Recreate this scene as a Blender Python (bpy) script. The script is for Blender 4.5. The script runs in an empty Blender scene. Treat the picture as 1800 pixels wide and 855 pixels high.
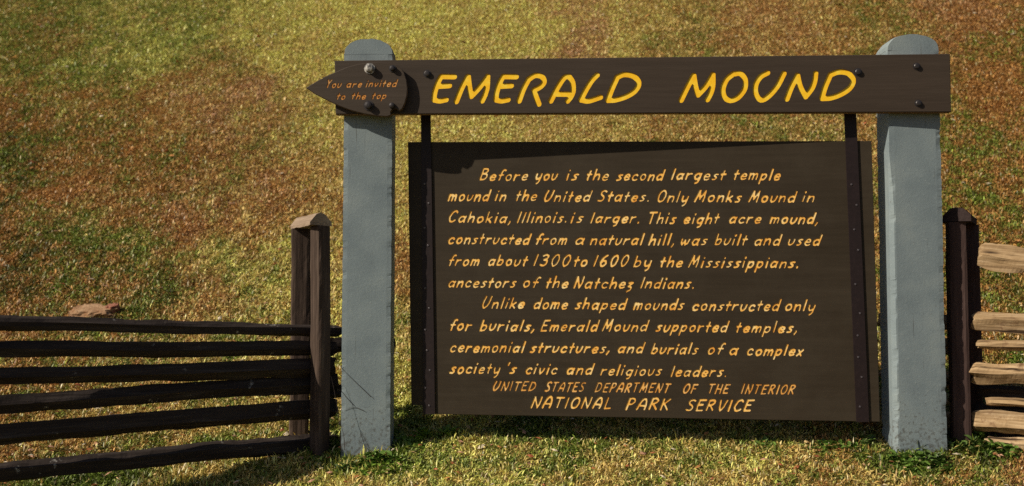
import bpy, bmesh, math, random
import numpy as np
from mathutils import Vector, Matrix
from mathutils.geometry import delaunay_2d_cdt

random.seed(7)
RNG = np.random.default_rng(11)
SC = bpy.context.scene
COL = SC.collection

# ------------------------------------------------------------------ camera, light, exposure
F, CU, CV = 2000.0, 900.0, 427.5          # focal length and centre in the photograph's pixels
CAM_Z = 0.72
PITCH = math.atan(113.0 / F)
cd = bpy.data.cameras.new('camera')
cam = bpy.data.objects.new('camera', cd)
COL.objects.link(cam)
cam.location = (0, 0, CAM_Z)
cam.rotation_euler = (math.pi / 2 + PITCH, 0, 0)
cd.sensor_width = 36.0
cd.lens = 36.0 * F / 1800.0
cd.clip_start = 0.05
cd.clip_end = 2000
SC.camera = cam
cd.dof.use_dof = True
cd.dof.focus_distance = 5.6
cd.dof.aperture_fstop = 2.2

SUN_DIR = Vector((2.14, 1.0, -1.66)).normalized()      # the way the light travels
SUN_EL = math.asin(-SUN_DIR.z)
w = bpy.data.worlds.new('World')
SC.world = w
w.use_nodes = True
wt = w.node_tree
wt.nodes.clear()
sky = wt.nodes.new('ShaderNodeTexSky')
sky.sky_type = 'NISHITA'
sky.sun_disc = False
sky.sun_elevation = SUN_EL
# sun_rotation is measured clockwise from +Y (seen from above) towards the sun
sky.sun_rotation = math.atan2(-SUN_DIR.x, -SUN_DIR.y)
sky.air_density = 1.0
sky.dust_density = 1.5
bg = wt.nodes.new('ShaderNodeBackground')
bg.inputs[1].default_value = 0.05
wo = wt.nodes.new('ShaderNodeOutputWorld')
wt.links.new(sky.outputs[0], bg.inputs[0])
wt.links.new(bg.outputs[0], wo.inputs[0])

ld = bpy.data.lights.new('sun', 'SUN')
ld.energy = 5.0
ld.angle = math.radians(0.5)
ld.color = (1.0, 0.89, 0.70)
sun = bpy.data.objects.new('sun', ld)
COL.objects.link(sun)
sun.rotation_euler = SUN_DIR.to_track_quat('-Z', 'Y').to_euler()
sun.location = (-8, -4, 8)

SC.view_settings.view_transform = 'Standard'
SC.view_settings.look = 'None'
SC.view_settings.exposure = 0.12
SC.view_settings.gamma = 1.0
SC.cycles.max_bounces = 5
SC.cycles.use_denoising = False

# ------------------------------------------------------------------ helpers
def ray(u, v):
    X = (u - CU) / F
    Z = (CV - v) / F
    c, s = math.cos(PITCH), math.sin(PITCH)
    return Vector((X, c - Z * s, s + Z * c))

CAMP = Vector((0, 0, CAM_Z))

def at_depth(u, v, Y):
    d = ray(u, v)
    return CAMP + d * (Y / d.y)

class Frame:
    """An upright plane in the scene: origin, right, up and outward (towards the viewer) axes."""
    def __init__(self, org, yaw):
        self.o = Vector(org)
        self.r = Vector((math.cos(yaw), math.sin(yaw), 0))
        self.u = Vector((0, 0, 1))
        self.n = self.r.cross(self.u)           # points towards -Y, the viewer
        self.M = Matrix((( self.r.x, self.u.x, self.n.x, self.o.x),
                         ( self.r.y, self.u.y, self.n.y, self.o.y),
                         ( self.r.z, self.u.z, self.n.z, self.o.z), (0, 0, 0, 1)))
    def hit(self, u, v, off=0.0):
        d = ray(u, v)
        p0 = self.o + self.n * off
        t = (p0 - CAMP).dot(self.n) / d.dot(self.n)
        q = CAMP + d * t - self.o
        return (q.dot(self.r), q.dot(self.u))

def vnoise(x, y, seed=0):
    """smooth value noise, vectorised, about 0..1"""
    x = np.asarray(x, dtype=np.float64); y = np.asarray(y, dtype=np.float64)
    xi = np.floor(x).astype(np.int64); yi = np.floor(y).astype(np.int64)
    fx = x - xi; fy = y - yi
    fx = fx * fx * (3 - 2 * fx); fy = fy * fy * (3 - 2 * fy)
    def h(a, b):
        n = (a * 374761393 + b * 668265263 + seed * 974634777) & 0xFFFFFFFF
        n = ((n ^ (n >> 13)) * 1274126177) & 0xFFFFFFFF
        return ((n ^ (n >> 16)) & 0xFFFF) / 65535.0
    return (h(xi, yi) * (1 - fx) + h(xi + 1, yi) * fx) * (1 - fy) + (h(xi, yi + 1) * (1 - fx) + h(xi + 1, yi + 1) * fx) * fy

def fbm(x, y, seed=0, n=4):
    s = 0; a = 0.5; t = 0
    for i in range(n):
        s = s + a * vnoise(x * 2 ** i, y * 2 ** i, seed + i); t += a; a *= 0.5
    return s / t

def terrain(x, y):
    x = np.asarray(x, dtype=np.float64); y = np.asarray(y, dtype=np.float64)
    k = 1.3
    y0 = 7.0 - 0.10 * x
    a = y - y0
    soft = k * np.log1p(np.exp(np.clip(a / k, -40, 40)))
    z = -0.022 + 0.14 * (y - 5.7) + 0.52 * (soft - k * np.log1p(np.exp(-1.3 / k)))
    z = np.where(z > 12, 12 + 6 * np.tanh((z - 12) / 6), z)        # the top of the mound
    z = z - 0.04 / (1 + np.exp(np.clip((x + 0.75) * 12, -40, 40))) * np.exp(-((y - 5.7) / .9) ** 2)
    z = z + 0.05 * (fbm(x * 0.7 + 50, y * 0.7, 3, 3) - 0.5) * np.clip((y - 6.0) / 2, 0.15, 1)
    return z

def tz(x, y):
    return float(terrain(x, y))

def link(o, parent=None):
    COL.objects.link(o)
    if parent is not None:
        o.parent = parent
    return o

def mesh_obj(name, verts, faces, mat, parent=None, smooth=False):
    me = bpy.data.meshes.new(name)
    me.from_pydata([tuple(v) for v in verts], [], faces)
    me.validate()
    if mat:
        me.materials.append(mat)
    if smooth:
        for p in me.polygons:
            p.use_smooth = True
    o = bpy.data.objects.new(name, me)
    return link(o, parent)

def bm_obj(name, bm, mat, parent=None, smooth=False):
    bmesh.ops.recalc_face_normals(bm, faces=bm.faces)
    me = bpy.data.meshes.new(name)
    bm.to_mesh(me); bm.free()
    me.materials.append(mat)
    if smooth:
        for p in me.polygons:
            p.use_smooth = True
    return link(bpy.data.objects.new(name, me), parent)

def thing(name, label, cat, M=None, group=None):
    o = bpy.data.objects.new(name, None)
    COL.objects.link(o)
    if M is not None:
        o.matrix_world = M
    o['label'] = label; o['category'] = cat
    if group: o['group'] = group
    return o

# ------------------------------------------------------------------ materials
def nodes(name, rough=0.8, spec=0.3):
    m = bpy.data.materials.new(name)
    m.use_nodes = True
    t = m.node_tree
    b = t.nodes['Principled BSDF']
    b.inputs['Roughness'].default_value = rough
    b.inputs['Specular IOR Level'].default_value = spec
    return m, t, b

def N(t, kind, **kw):
    n = t.nodes.new(kind)
    for k, v in kw.items():
        setattr(n, k, v)
    return n

def ramp(t, fac, stops):
    r = N(t, 'ShaderNodeValToRGB')
    cr = r.color_ramp
    while len(cr.elements) < len(stops):
        cr.elements.new(0.5)
    for e, (p, c) in zip(cr.elements, stops):
        e.position = p; e.color = (*c, 1)
    t.links.new(fac, r.inputs[0])
    return r.outputs[0]

def noise(t, vec, scale, detail=5, rough=0.6):
    n = N(t, 'ShaderNodeTexNoise')
    n.inputs['Scale'].default_value = scale
    n.inputs['Detail'].default_value = detail
    n.inputs['Roughness'].default_value = rough
    t.links.new(vec, n.inputs['Vector'])
    return n.outputs['Fac']

def mapped(t, scale, rot=(0, 0, 0), attr=None):
    c = N(t, 'ShaderNodeTexCoord')
    m = N(t, 'ShaderNodeMapping')
    m.inputs['Scale'].default_value = scale
    m.inputs['Rotation'].default_value = rot
    oi = N(t, 'ShaderNodeObjectInfo')                    # every piece has its own stretch of grain
    ml = N(t, 'ShaderNodeMath', operation='MULTIPLY'); ml.inputs[1].default_value = 37.0
    t.links.new(oi.outputs['Random'], ml.inputs[0])
    ad = N(t, 'ShaderNodeVectorMath', operation='ADD')
    t.links.new(c.outputs['Object'], ad.inputs[0]); t.links.new(ml.outputs[0], ad.inputs[1])
    t.links.new(ad.outputs[0], m.inputs['Vector'])
    return m.outputs['Vector']

def mixc(t, fac, a, b, mode='MIX'):
    n = N(t, 'ShaderNodeMix', data_type='RGBA', blend_type=mode)
    for s, v in ((n.inputs[0], fac), (n.inputs[6], a), (n.inputs[7], b)):
        if isinstance(v, (int, float)): s.default_value = v
        elif isinstance(v, tuple): s.default_value = (*v, 1)
        else: t.links.new(v, s)
    return n.outputs[2]

def bump(t, b, h, strength=0.4, dist=0.003, prev=None):
    n = N(t, 'ShaderNodeBump')
    n.inputs['Strength'].default_value = strength
    n.inputs['Distance'].default_value = dist
    t.links.new(h, n.inputs['Height'])
    if prev is not None: t.links.new(prev, n.inputs['Normal'])
    t.links.new(n.outputs[0], b.inputs['Normal'])
    return n.outputs[0]

def wood(name, dark, mid, light, grain_axis='X', rough=0.85, spec=0.15, chips=None, strength=0.5, fine=1.0, cracks=None):
    """grain runs along the object's local axis"""
    m, t, b = nodes(name, rough, spec)
    s = {'X': (1.5, 28, 28), 'Y': (28, 1.5, 28), 'Z': (28, 28, 1.5)}[grain_axis]
    s = tuple(v * fine for v in s)
    v = mapped(t, s)
    g = noise(t, v, 2.2, 7, 0.65)
    v2 = mapped(t, tuple(q * 0.18 for q in s))
    g2 = noise(t, v2, 2.5, 4, 0.5)
    c1 = ramp(t, g, [(0.3, dark), (0.52, mid), (0.72, light)])
    c2 = ramp(t, g2, [(0.3, dark), (0.6, mid), (0.8, light)])
    c = mixc(t, 0.45, c1, c2)
    if chips:
        col, sc, lo, hi = chips
        v3 = mapped(t, (1, 1, 1))
        k = noise(t, v3, sc, 6, 0.7)
        f = ramp(t, k, [(lo, (0, 0, 0)), (hi, (1, 1, 1))])
        c = mixc(t, f, c, col)
    if cracks:
        v4 = mapped(t, tuple(q * 1.0 for q in s))
        k4 = noise(t, v4, 1.1, 3, 0.55)
        c = mixc(t, ramp(t, k4, [(0.34, (1, 1, 1)), (0.40, (0, 0, 0))]), c, cracks)
    t.links.new(c, b.inputs['Base Color'])
    bump(t, b, g, strength, 0.004)
    return m

BOARD_A = (0.037, 0.026, 0.019); BOARD_B = (0.049, 0.035, 0.026); BOARD_C = (0.064, 0.047, 0.036)
m_beam = wood('brown_board_paint', BOARD_A, BOARD_B, BOARD_C, 'X', 0.6, 0.25, strength=0.25)
m_panel = wood('brown_panel_paint', (0.028, 0.020, 0.012), (0.037, 0.027, 0.0175), (0.048, 0.036, 0.024), 'X', 0.62, 0.22, strength=0.12, fine=0.8,
                chips=((0.049, 0.038, 0.026), 3.5, 0.45, 0.8))
m_edge = wood('bare_board_edge', (0.10, 0.06, 0.04), (0.22, 0.14, 0.09), (0.36, 0.25, 0.17), 'X', strength=0.3)
m_iron = wood('dark_strap_iron', (0.011, 0.006, 0.007), (0.016, 0.009, 0.010), (0.026, 0.015, 0.016), 'Z', 0.55, 0.3, strength=0.1)
m_bolt, t_, b_ = nodes('bolt_steel', 0.42, 0.5)
b_.inputs['Base Color'].default_value = (0.035, 0.03, 0.032, 1); b_.inputs['Metallic'].default_value = 0.3
m_boltw, t_, b_ = nodes('worn_bolt_steel', 0.4, 0.5)
v_ = mapped(t_, (1, 1, 1)); k_ = noise(t_, v_, 60, 3)
t_.links.new(ramp(t_, k_, [(0.4, (0.08, 0.075, 0.075)), (0.6, (0.5, 0.48, 0.46))]), b_.inputs['Base Color'])
m_screw, t_, b_ = nodes('screw_zinc', 0.4, 0.5)
b_.inputs['Base Color'].default_value = (0.07, 0.06, 0.07, 1)

m_rail_shaded = wood('shaded_weathered_rail', (0.022, 0.016, 0.014), (0.045, 0.034, 0.031), (0.11, 0.092, 0.085), 'X', strength=0.9,
                   chips=((0.34, 0.32, 0.30), 12, 0.64, 0.70))  # weathered rail wood, darkened to stand for the left fence's unlit side
m_rail_pale = wood('lit_weathered_rail', (0.075, 0.042, 0.022), (0.36, 0.245, 0.135), (0.68, 0.53, 0.36), 'X', strength=1.0,
                   chips=((0.16, 0.09, 0.05), 16, 0.55, 0.68), cracks=(0.035, 0.02, 0.012))  # the same rail wood at its sunlit tone
m_fpost = wood('red_brown_fence_post', (0.024, 0.016, 0.013), (0.072, 0.049, 0.039), (0.18, 0.132, 0.105), 'Z', strength=0.9)
m_fpost_dark = wood('dark_fence_post', (0.035, 0.02, 0.018), (0.075, 0.047, 0.043), (0.12, 0.08, 0.073), 'Z', strength=0.9)
m_cap = wood('weathered_post_cap', (0.13, 0.09, 0.065), (0.28, 0.21, 0.155), (0.40, 0.31, 0.235), 'X', strength=0.7)
m_cap_dark = wood('dark_post_cap', (0.02, 0.013, 0.013), (0.04, 0.027, 0.027), (0.06, 0.042, 0.04), 'X', strength=0.7)

def paint_post():
    m, t, b = nodes('grey_blue_post_paint', 0.75, 0.25)
    v = mapped(t, (1, 1, 1))
    big = noise(t, v, 5, 5, 0.6)
    c = ramp(t, big, [(0.30, (0.150, 0.190, 0.218)), (0.52, (0.188, 0.233, 0.260)), (0.74, (0.232, 0.276, 0.292))])
    fine = noise(t, v, 75, 6, 0.8)
    c = mixc(t, ramp(t, fine, [(0.58, (0, 0, 0)), (0.70, (0.5, 0.5, 0.5))]), c, (0.40, 0.44, 0.43))
    spots = noise(t, v, 38, 6, 0.75)
    c = mixc(t, ramp(t, spots, [(0.64, (0, 0, 0)), (0.70, (1, 1, 1))]), c, (0.07, 0.06, 0.055))
    # mud splashed on the lowest part
    sx = N(t, 'ShaderNodeSeparateXYZ'); tc = N(t, 'ShaderNodeTexCoord')
    t.links.new(tc.outputs['Object'], sx.inputs[0])
    mr = N(t, 'ShaderNodeMapRange')
    for k, val in (('From Min', 0.55), ('From Max', 0.0), ('To Min', 0.0), ('To Max', 0.30)): mr.inputs[k].default_value = val
    t.links.new(sx.outputs[2], mr.inputs[0])
    ad = N(t, 'ShaderNodeMath', operation='ADD')
    mud = noise(t, v, 55, 6, 0.7)
    t.links.new(mud, ad.inputs[0]); t.links.new(mr.outputs[0], ad.inputs[1])
    c = mixc(t, ramp(t, ad.outputs[0], [(0.74, (0, 0, 0)), (0.86, (0.7, 0.7, 0.7))]), c, (0.075, 0.068, 0.06))
    # long drying cracks along the grain
    vg = mapped(t, (30, 30, 1.1))
    cr = noise(t, vg, 2.0, 6, 0.6)
    c = mixc(t, ramp(t, cr, [(0.65, (0, 0, 0)), (0.70, (0.75, 0.75, 0.75))]), c, (0.07, 0.07, 0.07))
    t.links.new(c, b.inputs['Base Color'])
    bump(t, b, fine, 0.45, 0.003)
    return m
m_post = paint_post()

def lettering(name, a, bcol, c):
    m, t, b = nodes(name, 0.55, 0.3)
    v = mapped(t, (1, 1, 1))
    k = noise(t, v, 22, 5, 0.7)
    t.links.new(ramp(t, k, [(0.3, a), (0.5, bcol), (0.68, c)]), b.inputs['Base Color'])
    return m
m_yellow = lettering('yellow_routed_paint', (0.92, 0.48, 0.015), (1.0, 0.60, 0.02), (1.0, 0.72, 0.07))
m_amber = lettering('amber_routed_paint', (0.74, 0.30, 0.04), (0.98, 0.56, 0.13), (1.0, 0.80, 0.40))
m_orange = lettering('orange_routed_paint', (0.55, 0.22, 0.04), (0.82, 0.42, 0.10), (0.95, 0.62, 0.26))
m_rust = lettering('worn_orange_paint', (0.34, 0.12, 0.02), (0.60, 0.25, 0.05), (0.72, 0.40, 0.15))
m_groove, t_, b_ = nodes('routed_groove_wall', 0.8, 0.1)
b_.inputs['Base Color'].default_value = (0.10, 0.022, 0.008, 1)

def blade_mat(name):
    m = bpy.data.materials.new(name); m.use_nodes = True
    t = m.node_tree; t.nodes.clear()
    a = N(t, 'ShaderNodeAttribute'); a.attribute_name = 'tint'
    d = N(t, 'ShaderNodeBsdfDiffuse'); tr = N(t, 'ShaderNodeBsdfTranslucent')
    gl = N(t, 'ShaderNodeBsdfGlossy'); gl.inputs['Roughness'].default_value = 0.45
    gl.inputs['Color'].default_value = (0.9, 0.9, 0.85, 1)
    mx = N(t, 'ShaderNodeMixShader'); mx.inputs[0].default_value = 0.2
    m2 = N(t, 'ShaderNodeMixShader'); m2.inputs[0].default_value = 0.035
    o = N(t, 'ShaderNodeOutputMaterial')
    t.links.new(a.outputs['Color'], d.inputs[0]); t.links.new(a.outputs['Color'], tr.inputs[0])
    t.links.new(d.outputs[0], mx.inputs[1]); t.links.new(tr.outputs[0], mx.inputs[2])
    t.links.new(mx.outputs[0], m2.inputs[1]); t.links.new(gl.outputs[0], m2.inputs[2])
    t.links.new(m2.outputs[0], o.inputs[0])
    return m
m_blade = blade_mat('grass_blade')

def ground_mat():
    m, t, b = nodes('thatch_and_soil', 0.95, 0.05)
    c = N(t, 'ShaderNodeTexCoord')
    k = noise(t, c.outputs['Object'], 45, 6, 0.75)
    at = N(t, 'ShaderNodeAttribute'); at.attribute_name = 'tint'
    g = ramp(t, k, [(0.36, (0.12, 0.10, 0.08)), (0.52, (0.42, 0.38, 0.34)), (0.70, (0.85, 0.8, 0.75))])
    t.links.new(mixc(t, 1.0, at.outputs['Color'], g, 'MULTIPLY'), b.inputs['Base Color'])
    bump(t, b, k, 0.8, 0.03)
    return m
m_ground = ground_mat()

GREEN = (.160, .225, .033); YG = (.74, .71, .19); ST = (.62, .46, .16); BR = (.42, .215, .068); DG = (.05, .07, .012); PK = (.52, .31, .17)  # grass hues; the palest and dullest also carry painted glow and dark edges
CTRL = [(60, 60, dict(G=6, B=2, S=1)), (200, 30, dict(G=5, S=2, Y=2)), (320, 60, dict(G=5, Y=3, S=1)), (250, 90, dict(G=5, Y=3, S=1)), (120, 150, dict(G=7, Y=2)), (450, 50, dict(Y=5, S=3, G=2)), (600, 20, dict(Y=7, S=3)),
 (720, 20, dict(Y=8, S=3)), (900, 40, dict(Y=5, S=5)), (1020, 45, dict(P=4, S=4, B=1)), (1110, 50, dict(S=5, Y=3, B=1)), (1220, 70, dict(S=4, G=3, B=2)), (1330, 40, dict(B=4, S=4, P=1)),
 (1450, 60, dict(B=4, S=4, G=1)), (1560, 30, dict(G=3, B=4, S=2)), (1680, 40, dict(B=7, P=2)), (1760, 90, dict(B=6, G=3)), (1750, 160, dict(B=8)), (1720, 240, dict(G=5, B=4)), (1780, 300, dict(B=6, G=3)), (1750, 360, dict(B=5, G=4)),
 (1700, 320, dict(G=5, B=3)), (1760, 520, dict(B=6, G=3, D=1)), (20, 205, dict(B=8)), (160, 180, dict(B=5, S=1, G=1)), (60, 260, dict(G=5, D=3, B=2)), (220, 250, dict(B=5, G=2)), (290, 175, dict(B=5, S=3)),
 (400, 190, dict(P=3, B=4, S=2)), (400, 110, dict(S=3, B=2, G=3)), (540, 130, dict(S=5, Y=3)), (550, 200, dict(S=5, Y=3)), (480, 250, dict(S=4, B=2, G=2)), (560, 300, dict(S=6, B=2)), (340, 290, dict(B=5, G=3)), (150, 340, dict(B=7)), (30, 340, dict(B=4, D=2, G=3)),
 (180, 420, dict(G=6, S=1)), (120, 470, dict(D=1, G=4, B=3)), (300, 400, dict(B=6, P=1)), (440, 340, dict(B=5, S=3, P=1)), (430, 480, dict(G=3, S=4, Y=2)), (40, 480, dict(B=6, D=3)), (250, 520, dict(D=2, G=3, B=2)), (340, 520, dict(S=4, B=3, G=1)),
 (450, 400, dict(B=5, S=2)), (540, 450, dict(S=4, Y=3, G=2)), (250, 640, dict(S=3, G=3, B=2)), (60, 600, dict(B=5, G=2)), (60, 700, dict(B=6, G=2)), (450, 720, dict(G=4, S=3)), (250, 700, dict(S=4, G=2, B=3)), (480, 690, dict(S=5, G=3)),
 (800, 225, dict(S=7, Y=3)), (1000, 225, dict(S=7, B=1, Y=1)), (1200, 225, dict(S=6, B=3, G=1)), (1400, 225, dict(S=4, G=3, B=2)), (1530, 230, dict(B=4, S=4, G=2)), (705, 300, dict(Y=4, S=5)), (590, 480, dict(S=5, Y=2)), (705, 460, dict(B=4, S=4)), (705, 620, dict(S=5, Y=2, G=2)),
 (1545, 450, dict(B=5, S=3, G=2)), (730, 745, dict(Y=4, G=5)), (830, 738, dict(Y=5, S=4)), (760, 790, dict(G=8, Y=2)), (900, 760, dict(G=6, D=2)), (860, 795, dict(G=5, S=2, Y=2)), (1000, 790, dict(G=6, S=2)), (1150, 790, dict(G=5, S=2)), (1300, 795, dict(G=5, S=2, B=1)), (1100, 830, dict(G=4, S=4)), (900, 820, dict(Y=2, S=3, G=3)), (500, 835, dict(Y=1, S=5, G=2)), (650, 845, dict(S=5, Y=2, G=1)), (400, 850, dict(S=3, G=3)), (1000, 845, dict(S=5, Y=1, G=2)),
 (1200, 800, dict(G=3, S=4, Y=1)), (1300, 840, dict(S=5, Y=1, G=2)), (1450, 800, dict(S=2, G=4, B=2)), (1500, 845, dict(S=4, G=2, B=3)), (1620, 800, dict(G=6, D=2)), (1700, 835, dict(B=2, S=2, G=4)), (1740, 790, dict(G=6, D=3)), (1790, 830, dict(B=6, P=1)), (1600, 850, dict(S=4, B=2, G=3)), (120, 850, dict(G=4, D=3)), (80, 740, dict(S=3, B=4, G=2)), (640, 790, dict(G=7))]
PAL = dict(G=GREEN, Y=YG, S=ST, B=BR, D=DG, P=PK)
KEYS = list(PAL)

def project(x, y, z):
    c, s = math.cos(PITCH), math.sin(PITCH)
    dz = z - CAM_Z
    yc = y * c + dz * s; zc = -y * s + dz * c
    return CU + F * x / yc, CV - F * zc / yc


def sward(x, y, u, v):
    """grass kinds at a spot, painted glow and dim edges included: weights over KEYS"""
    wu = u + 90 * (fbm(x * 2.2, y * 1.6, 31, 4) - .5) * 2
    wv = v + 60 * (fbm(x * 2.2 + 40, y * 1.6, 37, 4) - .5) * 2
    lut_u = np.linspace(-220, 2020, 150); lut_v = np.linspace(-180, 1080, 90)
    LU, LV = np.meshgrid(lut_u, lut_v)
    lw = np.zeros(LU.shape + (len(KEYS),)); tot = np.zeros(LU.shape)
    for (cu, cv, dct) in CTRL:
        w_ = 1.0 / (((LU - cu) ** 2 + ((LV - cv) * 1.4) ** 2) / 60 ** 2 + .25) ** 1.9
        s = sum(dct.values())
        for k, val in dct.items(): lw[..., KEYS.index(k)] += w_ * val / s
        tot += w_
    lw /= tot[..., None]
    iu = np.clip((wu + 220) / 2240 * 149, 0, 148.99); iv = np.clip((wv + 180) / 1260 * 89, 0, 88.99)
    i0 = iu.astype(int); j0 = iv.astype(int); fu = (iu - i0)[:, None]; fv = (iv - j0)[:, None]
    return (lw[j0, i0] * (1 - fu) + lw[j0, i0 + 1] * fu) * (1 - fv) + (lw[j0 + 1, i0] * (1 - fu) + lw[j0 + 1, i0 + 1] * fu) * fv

# ------------------------------------------------------------------ the ground and the slope of the mound
def build_ground():
    def axis(segs):
        out = []
        for a, b, s in segs:
            out += list(np.arange(a, b, s))
        return np.array(out + [segs[-1][1]])
    xs = axis([(-400, -60, 40), (-60, -12, 2.0), (-12, 12, 0.12), (12, 60, 2.0), (60, 400, 40)])
    ys = axis([(-400, -20, 38), (-20, 3, 1.0), (3, 15, 0.10), (15, 40, 1.0), (40, 600, 40)])
    X, Y = np.meshgrid(xs, ys)
    Z = terrain(X, Y)
    Z = np.where(Y < -10, terrain(X, np.full_like(Y, -10.0)), Z)
    V = np.stack([X, Y, Z], -1).reshape(-1, 3)
    nx, ny = len(xs), len(ys)
    i = np.arange((ny - 1) * (nx - 1)); r = i // (nx - 1); c = i % (nx - 1)
    a = r * nx + c
    Q = np.stack([a, a + 1, a + nx + 1, a + nx], -1)
    me = bpy.data.meshes.new('ground')
    me.vertices.add(len(V)); me.vertices.foreach_set('co', V.ravel())
    me.loops.add(Q.size); me.loops.foreach_set('vertex_index', Q.ravel().astype(np.int32))
    me.polygons.add(len(Q)); me.polygons.foreach_set('loop_start', (np.arange(len(Q)) * 4).astype(np.int32))
    me.polygons.foreach_set('use_smooth', np.ones(len(Q), dtype=bool))
    me.update(calc_edges=True)
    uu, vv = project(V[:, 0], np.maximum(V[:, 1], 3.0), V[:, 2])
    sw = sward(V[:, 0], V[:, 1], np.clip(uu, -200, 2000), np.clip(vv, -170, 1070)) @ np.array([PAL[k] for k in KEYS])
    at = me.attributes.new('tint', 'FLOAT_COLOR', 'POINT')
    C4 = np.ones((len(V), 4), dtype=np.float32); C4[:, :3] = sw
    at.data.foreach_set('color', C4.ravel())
    me.materials.append(m_ground)
    o = link(bpy.data.objects.new('ground', me))
    o['kind'] = 'structure'
build_ground()

# ------------------------------------------------------------------ posts of the sign
D_L, D_R = 5.75, 5.65
PL = at_depth(645, 400, D_L); PR = at_depth(1610, 400, D_R)
YAW = math.atan2(PR.y - PL.y, PR.x - PL.x)
FACE = Frame((PL.x, PL.y, 0), YAW)                     # the plane of the posts' front faces

def sign_post(label, u0, v_ref0, u1, yaw, depth, z_base, ztop_uv, arch, seed, worn=0):
    """a thick squared timber with a rounded top, its arrises chipped"""
    s0, t0 = FACE.hit(u0, v_ref0); s1, _ = FACE.hit(u1, v_ref0)
    wdt = s1 - s0
    _, top = FACE.hit(*ztop_uv)
    base = FACE.o + FACE.r * ((s0 + s1) / 2)
    gz = z_base
    M = Frame((base.x, base.y, gz), yaw).M
    root = thing('sign_post', label, 'post', M)
    H = top - gz
    hs = H - arch                                       # where the arch starts
    nz = 300; nx = 16
    bm = bmesh.new()
    rows = []
    rr = random.Random(seed)
    def ring(z, sc=1.0):
        hw = wdt / 2
        pts = []
        per = 10; pd = 8
        for k in range(per): pts.append((-hw + wdt * k / per, 0.0))
        for k in range(pd): pts.append((hw, -depth * k / pd))
        for k in range(per): pts.append((hw - wdt * k / per, -depth))
        for k in range(pd): pts.append((-hw, -depth + depth * k / pd))
        return pts
    zs = [-0.25] + [hs * k / nz for k in range(nz + 1)]
    for z in zs:
        pts = ring(z); row = []
        for (x, y) in pts:
            corner = (abs(abs(x) - wdt / 2) < 1e-6) and (y > -1e-6 or y < -depth + 1e-6)
            nn = float(fbm(z * 4 + seed * 9, x * 3 + y * 2 + 3, seed, 2)) - 0.5
            dx = nn * 0.003; dy = nn * 0.003
            if corner:
                chip = max(0.0, float(fbm(z * 31.7 + 7, x * 31 + y * 17, seed + 5, 4)) - 0.5) * 0.011 + 0.001
                if x < 0 and y > -1e-6 and worn:        # arris shaped as a broad chamfer to catch a sunlit strip
                    k_ = min(1, max(0, (worn - z) / .3)); dx += .017 * k_
                dx += -math.copysign(chip, x); dy += -chip if y > -depth / 2 else chip
            row.append(bm.verts.new((x + dx, z, y + dy)))
        rows.append(row)
    n = len(rows[0])
    for a, b2 in zip(rows, rows[1:]):
        for k in range(n):
            bm.faces.new((a[k], a[(k + 1) % n], b2[(k + 1) % n], b2[k]))
    # rounded top: arch over the width, extruded through the depth
    na = 18
    prev = None
    pts = []
    for k in range(na + 1):
        a = math.pi * k / na
        x = -wdt / 2 * math.cos(a)
        z = hs + 0.012 * 0 + arch * (math.sin(a) ** 0.8)
        x *= 1.0
        j = (rr.random() - 0.5) * 0.004
        pts.append((x, z + j))
    md = 6
    grid = []
    for q in range(md + 1):
        y = -depth * q / md
        grid.append([bm.verts.new((x * (0.985 if q in (0, md) else 1), z - (0.004 if q in (0, md) else 0), y)) for x, z in pts])
    for q in range(md):
        for k in range(na):
            bm.faces.new((grid[q][k], grid[q][k + 1], grid[q + 1][k + 1], grid[q + 1][k]))
    for row_, yy in ((grid[0], 0), (grid[md], -depth)):
        c = bm.verts.new((0, hs - 0.002, yy))
        for k in range(na):
            bm.faces.new((row_[k], row_[k + 1], c))
    for v in bm.verts:      # local: x right, y up (frame), z towards viewer
        pass
    o = bm_obj('timber', bm, m_post, root)
    return root, wdt, H

# the object axis 2 of the frame matrix is "towards the viewer"; paint uses local Z as height, so build frames with Z up
class ZFrame(Frame):
    def __init__(self, org, yaw):
        super().__init__(org, yaw)
        b = -self.n
        self.M = Matrix(((self.r.x, b.x, 0, self.o.x), (self.r.y, b.y, 0, self.o.y), (0, 0, 1, self.o.z), (0, 0, 0, 1)))

def to_zup(root):
    for ch in root.children:
        for v in ch.data.vertices:
            x, y, z = v.co
            v.co = (x, -z, y)
        ch.data.update()

def make_post(label, u0, vr, u1, dyaw, depth, zb, top, arch, seed, worn=0):
    root, wdt, H = sign_post(label, u0, vr, u1, YAW + dyaw, depth, zb, top, arch, seed, worn)
    to_zup(root)
    f = ZFrame((0, 0, 0), YAW + dyaw)
    loc = root.matrix_world.translation.copy() if root.matrix_world.translation.length > 1e-6 else root.location.copy()
    M = f.M.copy(); M.translation = loc
    root.matrix_world = M
    return root, wdt, H

s_l = FACE.hit(644, 700)[0]; s_r = FACE.hit(1618, 700)[0]
pL = FACE.o + FACE.r * s_l; pR = FACE.o + FACE.r * s_r
post_l, wl, hl = make_post('grey-blue painted timber post behind the arrowhead board, weeds at its foot', 602, 450, 688, 0.045, 0.19,
                           tz(pL.x, pL.y), (648, 67), 0.082, 1)
post_r, wr, hr = make_post('grey-blue painted timber post with a pale sunlit side, beside the right fence post', 1566, 450, 1659, 0.04, 0.19,
                           tz(pR.x, pR.y), (1603, 59), 0.085, 2, 1.50)

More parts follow.
